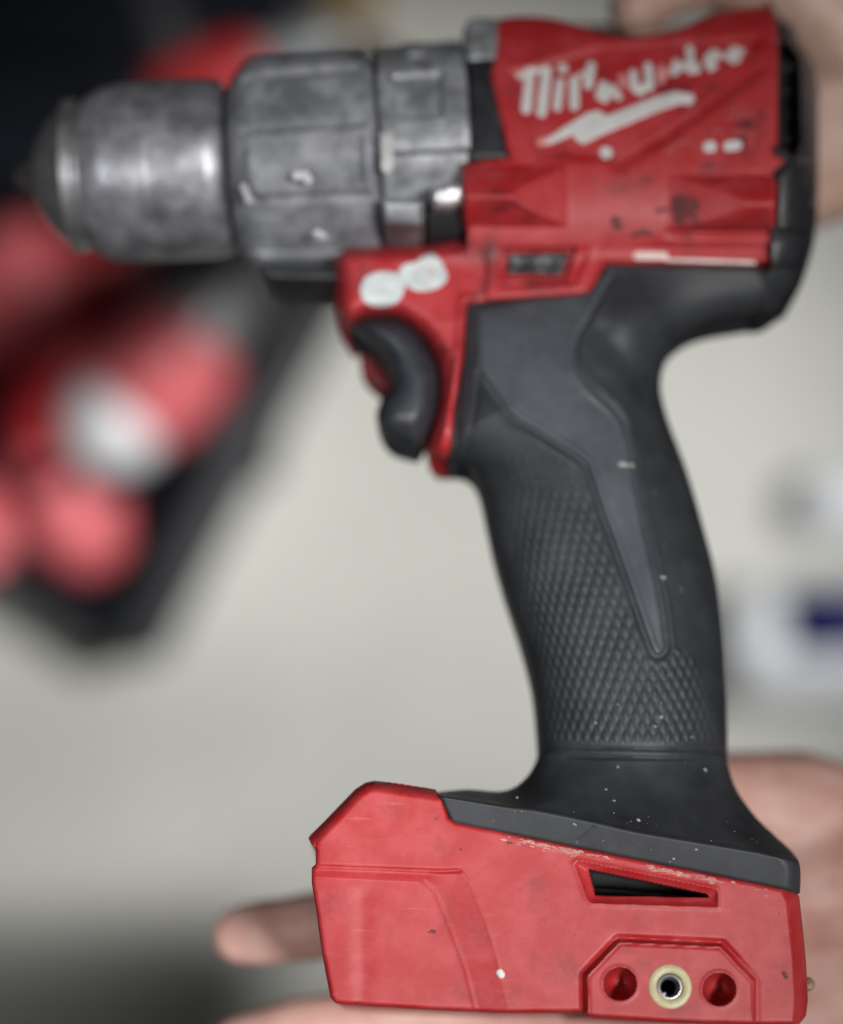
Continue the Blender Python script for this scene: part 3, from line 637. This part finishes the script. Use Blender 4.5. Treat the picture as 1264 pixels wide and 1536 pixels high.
tag(hand2, 'tanned bare hand behind the drill head, thumb tip over its top edge', 'hand', 'hands holding up the drill')

# ------------------------------------------------------------------ things on the floor, far out of focus
CHAR = mat_noise('dark_navy_fabric', (0.007, 0.009, 0.014), (0.014, 0.016, 0.023), (0.8, 0.95), 40, 0.3, 300, spec=0.12)
CHAR2 = mat_noise('dark_grey_plastic', (0.024, 0.026, 0.031), (0.036, 0.038, 0.044), (0.5, 0.65), 30, 0.2, 300)
RED2 = mat_noise('bright_red_plastic', (0.56, 0.02, 0.028), (0.60, 0.05, 0.06), (0.35, 0.5), 30, 0.1, 300)
PINK = mat_noise('faded_red_plastic', (0.70, 0.12, 0.14), (0.76, 0.19, 0.21), (0.4, 0.5), 30, 0.1, 300)
GREYM = mat_noise('grey_cast_metal', (0.34, 0.36, 0.38), (0.46, 0.48, 0.5), (0.4, 0.5), 30, 0.1, 300, metallic=0.2)
WHITEP = mat_noise('white_plastic', (0.76, 0.78, 0.82), (0.82, 0.83, 0.86), (0.35, 0.5), 20, 0.1, 300)
BLUE = mat_noise('navy_blue_label', (0.006, 0.01, 0.09), (0.01, 0.016, 0.13), (0.4, 0.5), 30, 0)
WOOD = mat_noise('brown_cardboard', (0.30, 0.20, 0.09), (0.38, 0.27, 0.13), (0.7, 0.85), 20, 0.2, 200)
def fl_pt(u, v, h): return W(u, v, CAM[2] - h)
def rot_box(name, c, ax, sx, sy, sz, mat, parent, bev=0.004, seg=3):
    """rounded block; c centre, ax direction of its long side on the floor"""
    bm = bmesh.new(); bmesh.ops.create_cube(bm, size=1)
    for q in bm.verts: q.co = Vector((q.co.x * sx, q.co.y * sy, q.co.z * sz))
    bmesh.ops.bevel(bm, geom=bm.edges[:], offset=bev, segments=seg, affect='EDGES', profile=0.5)
    a = math.atan2(ax[1], ax[0]); M = Matrix.Translation(Vector(c)) @ Matrix.Rotation(a, 4, 'Z')
    bm.transform(M)
    if parent is not None: bm.transform(Matrix.Translation(-parent.location))
    me = bpy.data.meshes.new(name); bm.to_mesh(me); bm.free(); return link(name, me, mat, parent, True, 40)
def turned(name, p, ax, prof, mat, parent, n=40):
    """turned piece about a level axis through p: profile of (distance, radius)"""
    ax = Vector((ax[0], ax[1], 0)).normalized(); s = Vector((-ax.y, ax.x, 0)); up = Vector((0, 0, 1)); p = Vector(p) - (parent.location if parent else Vector())
    vs = []; q = []
    for t, r in prof:
        for k in range(n):
            a = 2 * math.pi * k / n; vs.append((p + ax * t + s * (r * math.cos(a)) + up * (r * math.sin(a)))[:])
    for i in range(len(prof) - 1):
        for k in range(n): q.append((i * n + k, i * n + (k + 1) % n, (i + 1) * n + (k + 1) % n, (i + 1) * n + k)[::-1])
    return link(name, mesh_np(name, vs, q), mat, parent, True, 40)
F1 = CAM[2] * K
e1 = np.array([-0.47, -0.88, 0]); e1 /= np.linalg.norm(e1)        # long side of the tote on the floor (down and left in the photo)
e2 = np.array([-e1[1], e1[0], 0]) * -1                              # towards the left
# open tote
cor = fl_pt(246, 990, 0.0); ln, wd, ht = 0.42, 0.34, 0.07
cen = cor - e1 * ln / 2 + e2 * wd / 2
tote = thing('tool_tote', (cen[0], cen[1], 0), 'dark navy open tool tote full of red tools at the left edge', 'tool tote')
for nm, c, sx, sy, sz in (('bottom', cen + np.array([0, 0, .006]), ln, wd, .012), ('side_wall', cen - e2 * (wd / 2 - .012) + np.array([0, 0, ht / 2 + .01]), ln, .024, ht), ('side_wall', cen + e2 * (wd / 2 - .012) + np.array([0, 0, ht / 2 + .01]), ln, .024, ht),
                         ('end_wall', cen + e1 * (ln / 2 - .012) + np.array([0, 0, ht / 2 + .01]), .022, wd - .05, ht), ('end_wall', cen - e1 * (ln / 2 - .012) + np.array([0, 0, ht / 2 + .01]), .022, wd - .05, ht)):
    rot_box(nm, c, e1, sx, sy, sz, CHAR, tote, .008)
rot_box('edge_trim', cen - e2 * (wd / 2 - .012) + np.array([0, 0, ht + .014]), e1, ln * .98, .028, .008, CHAR2, tote, .003)
# tools in the tote
def power_tool(label, nose, rear, R, red, tail, h, tailr=0.8, grip_dir=1, nose_mat=GREYM, group='red tools lying in the tote', start=.030):
    a = fl_pt(nose[0], nose[1], h); b = fl_pt(rear[0], rear[1], h); ln_ = np.linalg.norm(b - a); ax = (b - a) / ln_
    t = thing('power_tool', a, label, 'power tool', group)
    turned('nose', a, ax, [(-.02, .002), (-.02, R * .45), (0, R * .62), (.016, R * .70), (.022, R * .60), (start + .004, R * .72)], nose_mat, t)
    turned('motor_body', a, ax, [(start, R * .70), (start + .004, R * .86), (start + .016, R), (ln_ * .5 + start * .3, R * 1.02), (ln_ - .03, R), (ln_ - .014, R * .93), (ln_ - .010, R * .8)], red, t)
    turned('tail_cap', a, ax, [(ln_ - .024, R * tailr), (ln_ - .002, R * tailr), (ln_ + .012, R * tailr * .93), (ln_ + .022, R * tailr * .72), (ln_ + .029, R * tailr * .4), (ln_ + .030, .001)], tail, t)
    if tail is WHITEP:
        c_ = b - a + np.array([0, 0, .016]); tb = ball('tail_plate', c_, .033, WHITEP, t, (1, 1, .8))
    s = np.array([-ax[1], ax[0], 0]) * grip_dir; g = a + ax * ln_ * .72 + s * (R + .03) - np.array([0, 0, R * .3])
    rot_box('handle', g, s, .075, .034, .03, CHAR2, t, .012)
    rot_box('battery', g + s * .055, s, .034, .062, .05, CHAR, t, .007)
    return t
power_tool('red impact driver with silver nose and round white tail', (362, 412), (172, 636), .042, PINK, WHITEP, .075, .80, -1, start=.045)
power_tool('pale red drill beside the tote\'s end wall, grey nose towards the white tail', (72, 706), (122, 796), .034, PINK, PINK, .07, .86, -1, nose_mat=PINK)
power_tool('pinkish red tool at the left picture edge, above the white tailed driver', (172, 385), (-30, 455), .042, PINK, PINK, .085, .85, 1, nose_mat=RED2)
power_tool('small dark red tool half hidden behind the chuck tip', (238, 430), (120, 400), .030, RED2, RED2, .06, .8, -1)
power_tool('deep red tool low in the tote, left of the white tailed driver', (140, 420), (84, 640), .040, RED2, RED2, .060, .85, 1, nose_mat=CHAR2)
power_tool('red tool at the lower left picture edge', (-95, 735), (-26, 815), .030, PINK, PINK, .06, .85, -1)
# black bag at the upper left with a red tool on it
bagc = fl_pt(40, 40, 0.06)
bag = thing('tool_bag', (bagc[0], bagc[1], 0), 'black soft tool bag behind the chuck at the upper left', 'bag')
rot_box('bag_body', bagc, (1, -.1), .34, .24, .12, CHAR, bag, .03, 4)
rot_box('bag_flap', bagc + np.array([0, .02, .064]), (1, -.1), .30, .17, .012, CHAR, bag, .005)
turned('handle', bagc + np.array([-.07, -.02, .082]), (1, -.1), [(0, .001), (0, .010), (.14, .010), (.14, .001)], CHAR, bag, 16)
power_tool('dark red tool with grey front lying by the black bag', (470, 78), (215, 178), .027, RED2, CHAR2, .13, .8, -1, nose_mat=GREYM, group='red tools lying by the bag')
blk = fl_pt(528, 15, .02)
tag(rot_box('wood_block', blk, (.3, 1), .09, .03, .04, WOOD, None, .002), 'brown wooden block on the floor above the clutch ring', 'block')
# white bottle with a navy label at the right edge, and a white cap
pb = fl_pt(1090, 962, .040)
bot = thing('bottle', pb, 'white plastic bottle lying on the floor with a navy stripe', 'bottle')
turned('bottle_body', pb, (1, 0.02), [(0, .001), (0, .028), (.006, .038), (.014, .041), (.15, .041), (.165, .030), (.175, .015), (.19, .014)], WHITEP, bot)
turned('bottle_cap', pb, (1, 0.02), [(.188, .017), (.188, .020), (.215, .020), (.216, .001)], BLUE, bot)
vs = []; qs = []
for i in range(2):
    for k in range(13):
        a = math.radians(104 - k * 5.0); t = .032 + i * .12
        vs.append((t, .0425 * math.cos(a) + t * .02 + 0.004, .0425 * math.sin(a)))
for k in range(12): qs.append((k, k + 13, k + 14, k + 1)[::-1])
o = link('label_stripe', mesh_np('label_stripe', vs, qs), BLUE, bot); so = o.modifiers.new('s', 'SOLIDIFY'); so.thickness = .0006
pc = fl_pt(1206, 752, .021)
jar = thing('bottle', pc, 'white bottle end with grey band by the right picture edge, above the striped one', 'bottle')
turned('bottle_body', pc, (1, 0.02), [(0, .001), (0, .015), (.006, .021), (.10, .021), (.11, .012), (.13, .012)], WHITEP, jar)
turned('label_band', pc, (1, 0.02), [(.045, .0212), (.045, .0216), (.08, .0216), (.08, .0212)], GREYM, jar)
bpy.context.view_layer.update()
